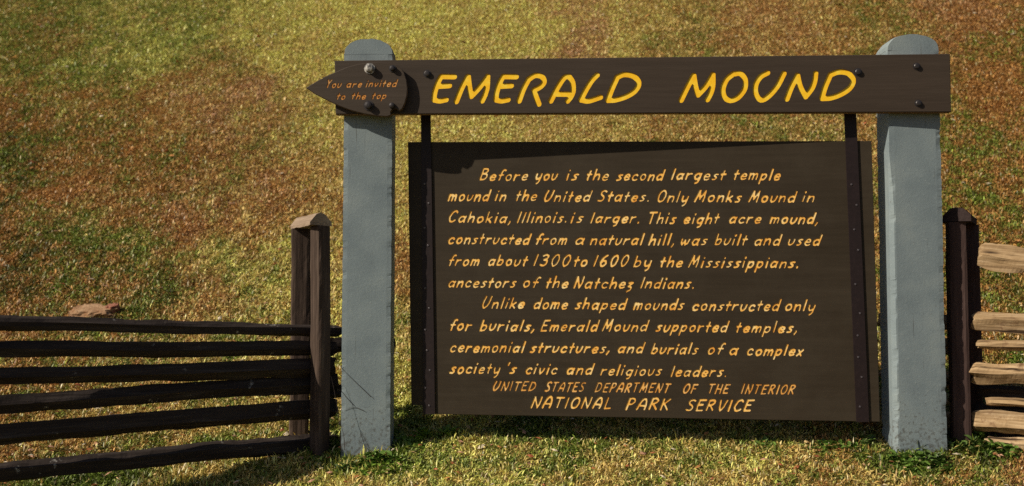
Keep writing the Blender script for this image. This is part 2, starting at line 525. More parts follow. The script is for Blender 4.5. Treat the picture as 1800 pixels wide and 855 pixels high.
# ------------------------------------------------------------------ letters: strokes in the photograph's proportions
def smooth(pts, n=5, closed=False):
    P = [Vector(p) for p in pts]
    if len(P) < 3: return P
    if closed: Q = [P[-2]] + P + [P[1]]
    else: Q = [P[0] * 2 - P[1]] + P + [P[-1] * 2 - P[-2]]
    out = []
    for i in range(1, len(Q) - 2):
        p0, p1, p2, p3 = Q[i - 1:i + 3]
        for k in range(n):
            t = k / n
            out.append(0.5 * ((2 * p1) + (-p0 + p2) * t + (2 * p0 - 5 * p1 + 4 * p2 - p3) * t * t + (-p0 + 3 * p1 - 3 * p2 + p3) * t ** 3))
    out.append(P[-1])
    return out

GL = {
 'a': (.47, '.42,.5 .28,.6 .11,.53 .02,.28 .1,.04 .24,.02 .4,.25;.47,.6 .43,.3 .46,0'),
 'b': (.44, '.02,1 .02,.02;.02,.32 .15,.57 .33,.58 .42,.34 .32,.06 .15,0 .02,.06'),
 'c': (.40, '.4,.48 .27,.6 .1,.52 .02,.28 .1,.04 .26,0 .4,.08'),
 'd': (.46, '.45,1 .45,0;.43,.48 .28,.6 .1,.52 .02,.28 .1,.04 .24,.02 .43,.2'),
 'e': (.40, '.05,.29 .38,.33 .38,.5 .24,.6 .09,.5 .02,.27 .1,.03 .26,0 .4,.08'),
 'f': (.34, '.42,.95 .3,1 .2,.85 .16,.5 .14,0;0,.56 .36,.56'),
 'g': (.46, '.42,.48 .28,.6 .1,.52 .02,.28 .12,.06 .26,.04 .42,.25;.46,.6 .42,0 .34,-.3 .2,-.4'),
 'h': (.42, '.02,1 .02,0;.03,.3 .18,.56 .34,.58 .4,.4 .4,0'),
 'i': (.12, '.06,.6 .06,0;.07,.86 .08,.92'),
 'k': (.40, '.02,1 .02,0;.36,.6 .04,.25;.14,.34 .38,0'),
 'l': (.12, '.06,1 .06,0'),
 'm': (.62, '.02,.6 .02,0;.03,.35 .15,.57 .28,.55 .31,.35 .31,0;.32,.35 .44,.57 .56,.55 .6,.35 .6,0'),
 'n': (.42, '.02,.6 .02,0;.03,.33 .18,.57 .34,.57 .4,.38 .4,0'),
 'o': (.44, '@.22,.6 .07,.5 .03,.27 .12,.04 .26,0 .4,.14 .42,.38 .34,.56 .22,.6'),
 'p': (.44, '.04,.6 .02,-.42;.03,.35 .18,.58 .36,.56 .42,.34 .32,.06 .16,.02 .04,.14'),
 'r': (.36, '.02,.6 .02,0;.03,.32 .16,.54 .36,.57'),
 's': (.34, '.36,.57 .2,.58 .09,.48 .2,.34 .3,.2 .22,.03 .02,.02'),
 't': (.30, '.16,.88 .12,.2 .14,0;0,.58 .32,.6'),
 'u': (.42, '.02,.6 .03,.18 .14,0 .28,.06 .38,.25 .42,.6'),
 'v': (.40, '.02,.6 .08,.2 .16,0;.16,0 .3,.25 .38,.6'),
 'w': (.62, '.02,.6 .04,.2 .14,.02;.14,.02 .3,.5;.3,.5 .36,.03;.36,.03 .52,.2 .6,.6'),
 'x': (.38, '.04,.6 .34,0;.38,.6 .0,0'),
 'y': (.44, '.02,.6 .05,.2 .17,.05 .38,.22;.43,.6 .41,0 .34,-.3 .22,-.42'),
 'z': (.38, '.04,.54 .2,.6 .34,.56;.34,.56 .08,.16;.08,.16 .28,.1 .28,-.2 .08,-.4'),
 ',': (.12, '.09,.1 .06,-.04 .0,-.18'), '.': (.10, '.05,.02 .06,.07'), "'": (.10, '.10,1 .04,.76'),
 'B': (.50, '.04,1 .02,0;.04,.98 .3,1 .42,.84 .3,.62 .1,.54;.1,.54 .38,.5 .48,.3 .34,.06 .02,.0'),
 'U': (.56, '.1,1 .02,.5 .06,.12 .22,0 .4,.2 .5,.55 .54,1'),
 'S': (.46, '.46,.9 .3,1 .1,.88 .12,.64 .32,.46 .4,.22 .26,.02 .02,.06'),
 'O': (.56, '@.3,1 .1,.82 .03,.45 .12,.08 .3,0 .48,.2 .54,.6 .46,.9 .3,1'),
 'M': (.66, '.0,0 .14,1;.14,1 .3,.25;.3,.25 .56,1;.56,1 .6,.4 .58,0'),
 'C': (.50, '.5,.86 .36,1 .16,.86 .03,.45 .1,.08 .28,0 .48,.14'),
 'I': (.12, '.06,1 .06,0'),
 'T': (.50, '.0,.98 .5,.98;.24,.97 .22,0'),
 'E': (.44, '.46,1 .06,.98;.06,.98 .02,.5 .02,.0;.02,.0 .42,.02;.03,.52 .34,.54'),
 'N': (.56, '.02,0 .06,1;.06,1 .42,.02;.42,.02 .52,.5 .52,1'),
 'A': (.56, '.0,0 .1,.6 .28,.98 .44,.9 .52,.5 .5,0;.08,.34 .5,.34'),
 'R': (.50, '.02,0 .06,.96;.06,.94 .3,1 .44,.8 .3,.56 .1,.48;.18,.48 .46,0'),
 'D': (.54, '.06,.98 .02,.02;.05,.98 .32,.96 .5,.7 .5,.36 .3,.08 .02,.0'),
 'P': (.46, '.02,0 .06,.96;.06,.94 .3,1 .44,.78 .3,.5 .06,.44'),
 'V': (.50, '.04,1 .12,.3 .22,0;.22,0 .4,.4 .5,1'),
 'K': (.50, '.04,1 .02,0;.46,.98 .06,.46;.16,.52 .46,0'),
 'F': (.42, '.04,.98 .02,0;.04,.98 .44,.98;.04,.52 .34,.52'),
 'H': (.52, '.04,1 .02,0;.48,1 .48,0;.02,.5 .48,.5'),
 'L': (.42, '.06,1 .02,.0;.02,.0 .42,.04'),
 'Y': (.48, '.02,1 .22,.5;.46,1 .22,.5 .18,0'),
 '1': (.14, '.08,1 .06,0'),
 '3': (.42, '.06,.9 .22,1 .38,.9 .34,.68 .16,.54;.16,.54 .36,.48 .38,.2 .24,.02 .02,.08'),
 '0': (.46, '@.26,1 .1,.8 .04,.4 .14,.04 .24,0 .38,.2 .44,.6 .38,.9 .26,1'),
 '6': (.44, '.34,1 .14,.75 .04,.35 .12,.04 .26,0 .4,.2 .36,.44 .2,.5 .05,.3'),
}
GLY = {}
for ch, (wd, s) in GL.items():
    st = []
    for part in s.split(';'):
        closed = part.startswith('@'); part = part.lstrip('@')
        pts = [tuple(float(q) for q in p.split(',')) for p in part.split()]
        st.append(smooth(pts, 3, closed))
    GLY[ch] = (wd, st)

def word_strokes(word, x0, x1, y0, y1, cap, slant=0.34, gap=0.27):
    """strokes in photo pixels: the word spans x0..x1 on a baseline y0..y1"""
    pen = 0.0; items = []
    for ch in word:
        wd, st = GLY[ch]
        if ch.islower(): st = [[(q[0], q[1] * .86 if q[1] < .62 else .516 + (q[1] - .6) * 1.10) for q in ln_] for ln_ in st]
        items.append((pen, st)); pen += wd + gap
    total = pen - gap
    rr = random.Random(word + str(x0))
    lean = slant * cap * 0.6
    sx = (x1 - x0 - lean) / total
    out = []
    for p, st in items:
        jy = rr.uniform(-0.03, 0.03); js = rr.uniform(0.95, 1.04)
        for line in st:
            L = []
            for q in line:
                q = (q[0] + rr.uniform(-.014, .014), q[1] + rr.uniform(-.014, .014))
                x = x0 + (p + q[0]) * sx + slant * q[1] * cap
                b = y0 + (y1 - y0) * (x - x0) / max(1, x1 - x0)
                L.append((x, b - (q[1] * js + jy) * cap))
            out.append(L)
    return out

def routed_board(name, M, outline, strokes_by_part, depth_back, groove, mat_face, mat_side, frame, parent, letter_mat, part_name, inset=0.004, rim=0.0):
    """A board whose front face has the letters cut into it.
       outline: list of (s,t) counter-clockwise; strokes_by_part: list of (list of (polyline (s,t), half width))"""
    V = []; Fc = []
    def add_poly(pts):
        k = len(V); V.extend(Vector(p) for p in pts); Fc.append(list(range(k, k + len(pts))))
    inner = []
    n = len(outline)
    cen = Vector((sum(p[0] for p in outline) / n, sum(p[1] for p in outline) / n))
    for i, p in enumerate(outline):                    # inset along the corner bisector
        a = Vector(outline[i - 1]); b = Vector(p); c = Vector(outline[(i + 1) % n])
        d1 = (b - a).normalized(); d2 = (c - b).normalized()
        n1 = Vector((-d1.y, d1.x)); n2 = Vector((-d2.y, d2.x))
        m = (n1 + n2)
        m = m / max(0.3, m.dot(n1)) if m.length > 1e-6 else n1
        inner.append(b + m * inset)
    add_poly(inner)
    owner = [None]
    for pi, part in enumerate(strokes_by_part):
        for line, hw in part:
            P = [Vector(p) for p in line]
            for i, p in enumerate(P):
                k = 10 if hw > 0.006 else 7
                add_poly([(p.x + hw * math.cos(2 * math.pi * q / k + .3), p.y + hw * math.sin(2 * math.pi * q / k + .3)) for q in range(k)]); owner.append(pi)
                if i + 1 < len(P):
                    d = P[i + 1] - p
                    if d.length < 1e-6: continue
                    d.normalize(); nn = Vector((-d.y, d.x)) * hw
                    add_poly([p + nn, p - nn, P[i + 1] - nn, P[i + 1] + nn]); owner.append(pi)
    ov, oe, of, _, _, fo = delaunay_2d_cdt(V, [], Fc, 1, 1e-6)
    face_owner = [None] * len(of)
    OV = np.array([(p.x, p.y) for p in ov])
    CE = np.array([OV[list(f)].mean(0) for f in of])
    for pi, part in enumerate(strokes_by_part):
        allp = np.array([tuple(p) for line, hw in part for p in line])
        mg = max(hw for _, hw in part)
        lo = allp.min(0) - mg; hi = allp.max(0) + mg
        cand = np.nonzero(((CE > lo) & (CE < hi)).all(1))[0]
        if not len(cand): continue
        C = CE[cand]; inside = np.zeros(len(cand), bool)
        for line, hw in part:
            P = np.array([tuple(p) for p in line])
            for a, b in zip(P, P[1:]):
                ab = b - a; t = np.clip(((C - a) @ ab) / max(1e-12, ab @ ab), 0, 1)
                inside |= np.hypot(*(C - (a + t[:, None] * ab)).T) < hw * .97
        for k in cand[inside]: face_owner[k] = pi
    # board mesh
    verts = [(p.x, p.y, 0.0) for p in ov]; faces = []; mats = []
    edge_faces = {}
    for k, f in enumerate(of):
        if face_owner[k] is None:
            faces.append(list(f)); mats.append(0)
        for a, b in zip(f, list(f[1:]) + [f[0]]):
            edge_faces.setdefault((min(a, b), max(a, b)), []).append((k, a, b))
    low = {}
    def lowv(i):
        if i not in low:
            low[i] = len(verts); verts.append((ov[i].x, ov[i].y, -groove - 0.0004))
        return low[i]
    for e, fs in edge_faces.items():
        if len(fs) == 2:
            o0 = face_owner[fs[0][0]] is None; o1 = face_owner[fs[1][0]] is None
            if o0 != o1:
                k, a, b = fs[0] if o0 else fs[1]
                faces.append([b, a, lowv(a), lowv(b)]); mats.append(1)
    # arris, sides and back
    base = len(verts)
    for p, q in zip(inner, outline): verts.append((p.x, p.y, 0.0))
    b1 = len(verts)
    for q in outline: verts.append((q[0], q[1], -inset * 0.8))
    b2 = len(verts)
    for q in outline: verts.append((q[0], q[1], -depth_back))
    for i in range(n):
        j = (i + 1) % n
        faces.append([base + i, b1 + i, b1 + j, base + j]); mats.append(0)
        faces.append([b1 + i, b2 + i, b2 + j, b1 + j]); mats.append(2)
    faces.append([b2 + i for i in range(n)][::-1]); mats.append(0)
    me = bpy.data.meshes.new(name); me.from_pydata(verts, [], faces)
    me.materials.append(mat_face); me.materials.append(m_groove); me.materials.append(mat_side)
    me.polygons.foreach_set('material_index', mats)
    me.update()
    bo = bpy.data.objects.new(name, me); link(bo, parent)
    # painted letter floors
    byp = {}
    for k, f in enumerate(of):
        if face_owner[k] is not None: byp.setdefault(face_owner[k], []).append(list(f))
    for pi, fl in byp.items():
        idx = {}; vv = []
        ff = []
        for f in fl:
            g = []
            for i in f:
                if i not in idx: idx[i] = len(vv); vv.append((ov[i].x, ov[i].y, -groove))
                g.append(idx[i])
            ff.append(g)
        # 1 mm of body under the paint so that the letter is solid
        lo_ = mesh_obj(part_name, vv, ff, letter_mat[pi] if isinstance(letter_mat, list) else letter_mat, parent)
        if part_name == 'word': lo_['kind'] = 'stuff'
    return bo

def boxed(bm, x0, x1, y0, y1, z0, z1, M=None):
    vs = [bm.verts.new(p) for p in ((x0, y0, z0), (x1, y0, z0), (x1, y1, z0), (x0, y1, z0), (x0, y0, z1), (x1, y0, z1), (x1, y1, z1), (x0, y1, z1))]
    for f in ((0, 3, 2, 1), (4, 5, 6, 7), (0, 1, 5, 4), (1, 2, 6, 5), (2, 3, 7, 6), (3, 0, 4, 7)):
        bm.faces.new([vs[i] for i in f])
    if M: bmesh.ops.transform(bm, matrix=M, verts=vs)
    return vs

def bolt(name, s, t, z, r, h, parent, mat=m_bolt, hexa=True, washer=True):
    """a bolt head standing out of a board: washer, hexagon and domed end (z is towards the viewer)"""
    bm = bmesh.new()
    prof = []
    if washer: prof += [(r * 1.35, 0), (r * 1.35, h * 0.14), (r, h * 0.15)]
    else: prof += [(r, 0)]
    prof += [(r, h * 0.75), (r * 0.8, h * 0.92), (r * 0.35, h), (0.0001, h)]
    rings = []
    for i, (pr, pz) in enumerate(prof):
        k = 12
        rings.append([bm.verts.new((s + pr * math.cos(2 * math.pi * q / k), t + pr * math.sin(2 * math.pi * q / k), z + pz)) for q in range(k)])
    for a, b in zip(rings, rings[1:]):
        for q in range(12): bm.faces.new((a[q], a[(q + 1) % 12], b[(q + 1) % 12], b[q]))
    bm.faces.new(rings[0][::-1])
    return bm_obj(name, bm, mat, parent)

# ------------------------------------------------------------------ the title beam
BEAM_T = 0.046
BF = Frame(FACE.o + FACE.n * (BEAM_T + 0.002), YAW)      # its front plane
beam = thing('title_board', 'long dark brown board across both posts reading EMERALD MOUND in yellow', 'sign board', BF.M)
bo_ = [BF.hit(*p) for p in ((590, 201), (1672, 197), (1670, 95), (588, 107))]
def z2(p): return (740 + p[0] / 4.615, 90 + p[1] / 4.615)
def z3(p): return (1170 + p[0] / 4.865, 90 + p[1] / 4.865)
E1 = [[(270, 208), (165, 206)], [(165, 206), (140, 250), (112, 330), (104, 396)], [(104, 396), (150, 404), (203, 394)], [(148, 285), (230, 280)]]
T1 = [
 E1,
 [[(285, 410), (330, 300), (378, 208)], [(382, 206), (392, 290), (406, 368)], [(406, 368), (470, 300), (540, 210)], [(540, 205), (536, 290), (520, 350), (495, 404)]],
 [[(x + 502, y) for x, y in s] for s in E1],
 [[(795, 405), (830, 310), (872, 230)], [(872, 230), (925, 198), (980, 208), (998, 248), (970, 288), (915, 318)], [(915, 318), (925, 350), (955, 430)]],
 [[(1052, 405), (1105, 300), (1160, 218), (1200, 205)], [(1200, 205), (1228, 250), (1234, 320), (1215, 370), (1188, 405)], [(1095, 348), (1222, 350)]],
 [[(1428, 195), (1385, 240), (1335, 320), (1296, 396)], [(1296, 396), (1360, 404), (1455, 374)]],
 ['@', [(1514, 400), (1545, 315), (1590, 215)], [(1590, 212), (1650, 190), (1725, 206), (1766, 255), (1740, 318), (1665, 368), (1575, 396), (1514, 400)]],
]
T2 = [
 [[(132, 420), (185, 310), (240, 208)], [(240, 208), (255, 300), (276, 375)], [(276, 375), (345, 300), (404, 205)], [(404, 200), (403, 290), (385, 360), (356, 415)]],
 [[(578, 195), (640, 193), (680, 245), (674, 325), (620, 395), (555, 422), (505, 395), (490, 325), (520, 245), (578, 195)]],
 [[(872, 185), (812, 220), (772, 285), (772, 365), (815, 418), (880, 385), (955, 300), (1012, 190)]],
 [[(1036, 410), (1075, 310), (1128, 208)], [(1128, 208), (1150, 300), (1196, 390)], [(1196, 390), (1250, 320), (1276, 250), (1283, 190)]],
 [[(1336, 405), (1365, 305), (1408, 205)], [(1408, 203), (1480, 178), (1560, 190), (1604, 245), (1580, 310), (1510, 362), (1420, 398), (1336, 405)]],
]
parts = []
for grp, fn in ((T1, z2), (T2, z3)):
    for L in grp:
        part = []
        for s in L:
            if s == '@': continue
            sm = smooth(s, 5)
            part.append(([BF.hit(*fn(p)) for p in sm], 0.0142))
        parts.append(part)
routed_board('board', BF.M, bo_, parts, BEAM_T, 0.0042, m_beam, m_edge, BF, beam, m_yellow, 'letter', inset=0.003)
for (u, v, r, h) in ((751, 130, .015, .013), (1508, 127, .015, .012), (1611, 117, .014, .012), (1614, 182, .014, .012)):
    s, t = BF.hit(u, v)
    bolt('bolt', s, t, 0.0, r, h, beam)

# ------------------------------------------------------------------ the arrowhead board
AT = 0.020; AST = 0.012                                # its thickness, and the gap behind it
AF = Frame(BF.o + BF.n * (AT + AST), YAW)
arrow = thing('arrowhead_sign', 'arrowhead-shaped brown board pointing left, reading You are invited to the top', 'sign', AF.M)
azo = [(160, 490), (235, 540), (330, 588), (420, 630), (500, 660), (600, 686), (700, 702), (770, 706), (802, 696), (797, 672), (812, 650), (840, 648), (862, 664), (884, 650), (905, 605), (920, 550), (925, 495), (917, 430), (900, 375), (885, 352), (868, 338), (836, 318), (780, 303), (700, 297), (620, 302), (550, 313), (470, 334), (390, 368), (300, 408), (230, 448)]
aol = [AF.hit(500 + x / 4.275, 40 + y / 4.275) for x, y in azo]
words = [("You", 572.5, 600, 153.5, 153.5, 12.5), ("are", 608, 636, 153, 153, 12.5), ("invited", 642, 697, 152.5, 152, 12.5),
         ("to", 591, 607, 174.5, 174.5, 12), ("the", 617, 643, 174, 174, 12), ("top", 653, 679, 173.5, 173, 12)]
parts = [[([AF.hit(*p) for p in L], 0.0039) for L in word_strokes(*wd)] for wd in words]
routed_board('arrowhead_board', AF.M, aol, parts, AT, 0.0020, m_beam, m_edge, AF, arrow, m_rust, 'word', inset=0.003)
for i, (u, v) in enumerate(((650, 121), (690, 121), (648, 186), (689, 186))):
    s, t = AF.hit(u, v)
    bolt('bolt', s, t, 0.0 if i != 3 else -0.012, (.021, .014, .019, .015)[i], (.028, .020, .024, .026)[i], arrow, m_boltw if i == 0 else m_bolt)
    bm = bmesh.new()
    bmesh.ops.create_cone(bm, cap_ends=True, segments=12, radius1=.010, radius2=.010, depth=AST + 0.004,
                          matrix=Matrix.Translation((s, t, -AT - AST / 2)))
    bm_obj('spacer', bm, m_bolt, arrow)

# ------------------------------------------------------------------ the hanging panel
PY = 0.026                                              # it hangs behind the title board, its right end swung forward
pp_l = FACE.hit(717, 400); pp_r = FACE.hit(1536, 400)
PYAW = YAW - 0.030
p_or = FACE.o + FACE.r * FACE.hit(717, 400)[0] - FACE.n * 0.105
PF = Frame(p_or, PYAW)
panel = thing('information_panel', 'large brown panel hung below the title board, covered with amber hand-lettered text', 'sign panel', PF.M)
pol = [PF.hit(*p) for p in ((742, 728), (1547, 742), (1532, 248), (717, 250), (723, 712), (743, 713))]
LINES = [
 [("Before", 843, 928, 316), ("you", 940, 980, 316), ("is", 994, 1016, 316), ("the", 1029, 1070, 316), ("second", 1083, 1166, 316), ("largest", 1179, 1275, 315), ("temple", 1288, 1372, 315)],
 [("mound", 787, 860, 352), ("in", 869, 890, 352), ("the", 905, 944, 352), ("United", 955, 1038, 353), ("States.", 1050, 1143, 353), ("Only", 1154, 1210, 354), ("Monks", 1221, 1303, 354), ("Mound", 1316, 1398, 354), ("in", 1409, 1432, 354)],
 [("Cahokia,", 787, 900, 390), ("Illinois.", 908, 998, 390.5), ("is", 1002, 1025, 391), ("larger.", 1037, 1126, 391), ("This", 1137, 1188, 392), ("eight", 1201, 1264, 392), ("acre", 1281, 1338, 392), ("mound,", 1353, 1440, 392)],
 [("constructed", 787, 931, 428), ("from", 940, 997, 428.5), ("a", 1010, 1027, 429), ("natural", 1037, 1131, 429), ("hill,", 1140, 1187, 430), ("was", 1195, 1243, 430), ("built", 1256, 1313, 430), ("and", 1325, 1372, 430.5), ("used", 1384, 1442, 430.5)],
 [("from", 787, 843, 466), ("about", 857, 927, 466), ("1300", 937, 1002, 466.5), ("to", 1007, 1033, 467), ("1600", 1042, 1104, 467), ("by", 1113, 1145, 468), ("the", 1159, 1200, 468), ("Mississippians.", 1210, 1405, 469)],
 [("ancestors", 787, 907, 504), ("of", 918, 946, 504.5), ("the", 958, 999, 505), ("Natchez", 1008, 1114, 505.5), ("Indians.", 1125, 1222, 506)],
 [("Unlike", 846, 922, 541), ("dome", 937, 998, 542), ("shaped", 1010, 1100, 542.5), ("mounds", 1113, 1202, 543.5), ("constructed", 1216, 1370, 545), ("only", 1379, 1433, 545.5)],
 [("for", 789, 829, 580), ("burials,", 843, 941, 580.5), ("Emerald", 950, 1051, 581), ("Mound", 1058, 1138, 581.5), ("supported", 1152, 1279, 582), ("temples,", 1292, 1403, 583.5)],
 [("ceremonial", 790, 922, 618), ("structures,", 931, 1073, 619), ("and", 1085, 1131, 620), ("burials", 1144, 1227, 621), ("of", 1243, 1271, 622), ("a", 1281, 1297, 623), ("complex", 1312, 1412, 624)],
 [("society", 790, 879, 655.5), ("'s", 887, 907, 656), ("civic", 923, 980, 656.5), ("and", 995, 1042, 657.5), ("religious", 1055, 1163, 659), ("leaders.", 1178, 1279, 661)],
]
specs = []
for ln in LINES:
    for (wd, a, b, y) in ln: specs.append((wd, a, b, y, y + (b - a) * 0.006, 19.0, 0.0057, m_amber))
for (wd, a, b, y) in [("UNITED", 865, 941, 686), ("STATES", 957, 1027, 687.5), ("DEPARTMENT", 1045, 1177, 688.5), ("OF", 1199, 1224, 690.5), ("THE", 1243, 1281, 691), ("INTERIOR", 1302, 1397, 691.5)]:
    specs.append((wd, a, b, y, y + (b - a) * .008, 15.5, 0.0049, m_orange))
for (wd, a, b, y) in [("NATIONAL", 933, 1075, 716.5), ("PARK", 1100, 1177, 719), ("SERVICE", 1205, 1322, 721)]:
    specs.append((wd, a, b, y, y + (b - a) * .008, 18.5, 0.0058, m_amber))
rj = random.Random(3)
parts = [[([PF.hit(*p) for p in L], hw * rj.uniform(.80, 1.14)) for L in word_strokes(wd, a, b, y0, y1, cap)] for (wd, a, b, y0, y1, cap, hw, mt) in specs]
routed_board('panel_board', PF.M, pol, parts, 0.036, 0.0026, m_panel, m_edge, PF, panel, [s[-1] for s in specs], 'word', inset=0.002)
# the iron straps that carry it
for k, (ut, ub, hw_) in enumerate((((740, 757), (745, 765), 0), ((1483, 1504), (1505, 1527), 0))):
    vb = (728, 742)[k]
    a0 = PF.hit(ut[0], 190); a1 = PF.hit(ut[1], 190); c0 = PF.hit(ub[0], vb); c1 = PF.hit(ub[1], vb)
    bm = bmesh.new()
    th = 0.008
    rows = []
    ns = 14
    for i in range(ns + 1):
        f = i / ns
        l = [c0[0] + (a0[0] - c0[0]) * f, c0[1] + (a0[1] - c0[1]) * f]; r = [c1[0] + (a1[0] - c1[0]) * f, c1[1] + (a1[1] - c1[1]) * f]
        z = 0.0005
        rows.append([bm.verts.new(q) for q in ((l[0], l[1], z), (r[0], r[1], z), (r[0], r[1], z + th), (l[0] + 0.0, l[1], z + th))])
    for a, b in zip(rows, rows[1:]):
        for q in range(4): bm.faces.new((a[q], a[(q + 1) % 4], b[(q + 1) % 4], b[q]))
    bm.faces.new(rows[0]); bm.faces.new(rows[-1][::-1])
    bm_obj('strap', bm, m_iron, panel)
    dots = ([(747, 324), (754, 358), (747, 401), (753, 432), (748, 507), (755, 542), (748, 580), (751, 616), (756, 651), (748, 682), (755, 713)],
            [(1496, 325), (1505, 361), (1501, 404), (1508, 440), (1503, 500), (1511, 551), (1507, 590), (1508, 628), (1514, 663), (1511, 715)])[k]
    for (u, v) in dots:
        s, t = PF.hit(u, v)
        bolt('screw', s, t, th, .0052, .003, panel, m_screw, washer=False)

# ------------------------------------------------------------------ split-rail fences
def split_rail(a, b, hw, hh, seed, mat, parent, name='rail', flat=0.0, taper=(1, 1)):
    """a hand-split rail from a to b, of irregular section, bending and twisting a little"""
    a = Vector(a); b = Vector(b); d = b - a; L = d.length; d.normalize()
    side = d.cross(Vector((0, 0, 1))).normalized(); up = side.cross(d)
    M = Matrix((( d.x, side.x, up.x, a.x), (d.y, side.y, up.y, a.y), (d.z, side.z, up.z, a.z), (0, 0, 0, 1)))
    rr = random.Random(seed)
    k = 10
    # split faces: a coarse wedge of five corners, its flats subdivided
    cor = [(math.cos(2 * math.pi * q / 5 + rr.uniform(-.25, .25) + rr.random()), 0) for q in range(5)]
    off = rr.random() * 1.2
    cor = [(math.cos(2 * math.pi * q / 5 + off + rr.uniform(-.2, .2)) * 1.12, math.sin(2 * math.pi * q / 5 + off + rr.uniform(-.2, .2)) * 1.12) for q in range(5)]
    zs_ = [c[1] for c in cor]; zc = (max(zs_) + min(zs_)) / 2; zh = (max(zs_) - min(zs_)) / 2
    cor = [(c[0], (c[1] - zc) / zh) for c in cor]
    base = []
    for q in range(5):
        a_, b_ = cor[q], cor[(q + 1) % 5]
        base += [a_, ((a_[0] + b_[0]) / 2 * 1.03, (a_[1] + b_[1]) / 2 * 1.03)]
    bm = bmesh.new(); rows = []
    ns = max(8, int(L / 0.018))
    for i in range(ns + 1):
        f = i / ns
        tp = taper[0] + (taper[1] - taper[0]) * f
        cx = (float(fbm(f * 3.5 + seed, 1.5, seed, 2)) - .5) * hw * .5
        cz = (float(fbm(f * 3.0 + seed, 7.5, seed + 3, 2)) - .5) * hh * .5
        tw = (float(vnoise(f * 2 + seed, 3.3, seed)) - .5) * 0.5
        row = []
        for q, (x, z) in enumerate(base):
            j = 1 + (float(fbm(L * f * 7 + q * 11.3, seed * 1.7, seed + q, 4)) - .5) * (.40 if mat is m_rail_shaded else .6)
            if f == 0 or f == 1: j *= .86
            xx = x * math.cos(tw) - z * math.sin(tw); zz = x * math.sin(tw) + z * math.cos(tw)
            row.append(bm.verts.new((L * f + (rr.uniform(-.012, .012) if f in (0, 1) else 0), cx + xx * hw * j * tp, cz + zz * hh * j * tp)))
        rows.append(row)
    for r0, r1 in zip(rows, rows[1:]):
        for q in range(k): bm.faces.new((r0[q], r0[(q + 1) % k], r1[(q + 1) % k], r1[q]))
    bm.faces.new(rows[0][::-1]); bm.faces.new(rows[-1])
    o = bm_obj(name, bm, mat, parent)
    o.matrix_parent_inverse = Matrix.Identity(4)
    o.matrix_local = parent.matrix_world.inverted() @ M if parent else M
    return o

def timber(name, M, w_, d_, h_, seed, mat, parent, wear=0.006, split=None):
    """an upright squared post with worn, uneven arrises; local z up, origin at its base centre"""
    bm = bmesh.new(); rows = []
    nz = 40; per = 5
    for i in range(nz + 1):
        z = -0.15 + (h_ + 0.15) * i / nz
        pts = []
        for k in range(per): pts.append((-w_ / 2 + w_ * k / per, -d_ / 2))
        for k in range(per): pts.append((w_ / 2, -d_ / 2 + d_ * k / per))
        for k in range(per): pts.append((w_ / 2 - w_ * k / per, d_ / 2))
        for k in range(per): pts.append((-w_ / 2, d_ / 2 - d_ * k / per))
        row = []
        for q, (x, y) in enumerate(pts):
            nn = float(fbm(z * 9 + seed, q * 2.7, seed, 3)) - .5
            c = q % per == 0
            x2 = x * (1 - (0.10 if c else 0)) + nn * wear * 1.6; y2 = y * (1 - (0.10 if c else 0)) + nn * wear
            x2 += (float(vnoise(z * 1.6 + seed, 2.2, seed)) - .5) * wear * 2
            row.append(bm.verts.new((x2, y2, z)))
        rows.append(row)
    n = len(rows[0])
    for r0, r1 in zip(rows, rows[1:]):
        for q in range(n): bm.faces.new((r0[q], r0[(q + 1) % n], r1[(q + 1) % n], r1[q]))
    bm.faces.new(rows[0][::-1]); bm.faces.new(rows[-1])
    o = bm_obj(name, bm, mat, parent)
    o.matrix_local = parent.matrix_world.inverted() @ M
    return o

def gable_cap(name, a, b, half, eave, rise, mat, parent, seed=3):
    """the roof-shaped block that ties the tops of two posts; runs from a to b"""
    a = Vector(a); b = Vector(b); d = (b - a); L = d.length; d.normalize()
    side = d.cross(Vector((0, 0, 1))).normalized(); up = Vector((0, 0, 1))
    M = Matrix(((d.x, side.x, 0, a.x), (d.y, side.y, 0, a.y), (d.z, side.z, 1, a.z), (0, 0, 0, 1)))
    bm = bmesh.new(); rows = []
    ns = 10
    prof = [(-half, 0), (half, 0), (half, eave), (half * .42, eave + rise * .86), (0.0, eave + rise), (-half * .42, eave + rise * .86), (-half, eave)]
    for i in range(ns + 1):
        f = i / ns
        rows.append([bm.verts.new((L * f, y + (float(vnoise(f * 9, q * 3.1, seed)) - .5) * .006, z + (float(vnoise(f * 9 + 4, q * 5.1, seed)) - .5) * .007)) for q, (y, z) in enumerate(prof)])
    k = len(prof)
    for r0, r1 in zip(rows, rows[1:]):
        for q in range(k): bm.faces.new((r0[q], r0[(q + 1) % k], r1[(q + 1) % k], r1[q]))
    bm.faces.new(rows[0][::-1]); bm.faces.new(rows[-1])
    o = bm_obj(name, bm, mat, parent)
    o.matrix_local = parent.matrix_world.inverted() @ M
    return o

# left fence: comes towards the viewer on the left
DL = Vector((1.17, 0.99, 0)).normalized()
def on_left(u, v, push=0.0):
    """point of the fence line seen at u, v"""
    P = Vector((at_depth(545, 600, 5.92).x, 5.92, 0)) + DL.cross(Vector((0, 0, 1))) * push
    n = DL.cross(Vector((0, 0, 1)))
    d = ray(u, v); t = (P - CAMP).dot(n) / d.dot(n)
    return CAMP + d * t
base_l = at_depth(560, 780, 5.86)
fl = thing('split_rail_fence', 'weathered split-rail fence with six rails toned dark for shade, to the left of the sign', 'fence',
           Matrix.Translation((base_l.x, base_l.y, tz(base_l.x, base_l.y))))
NL = DL.cross(Vector((0, 0, 1)))        # towards the right and the viewer
f_yaw = 0.25
pf = at_depth(562, 600, 5.85); pb = at_depth(527, 600, 6.06)
zf = tz(pf.x, pf.y); zb2 = tz(pb.x, pb.y)
top_z = at_depth(560, 398, 5.85).z
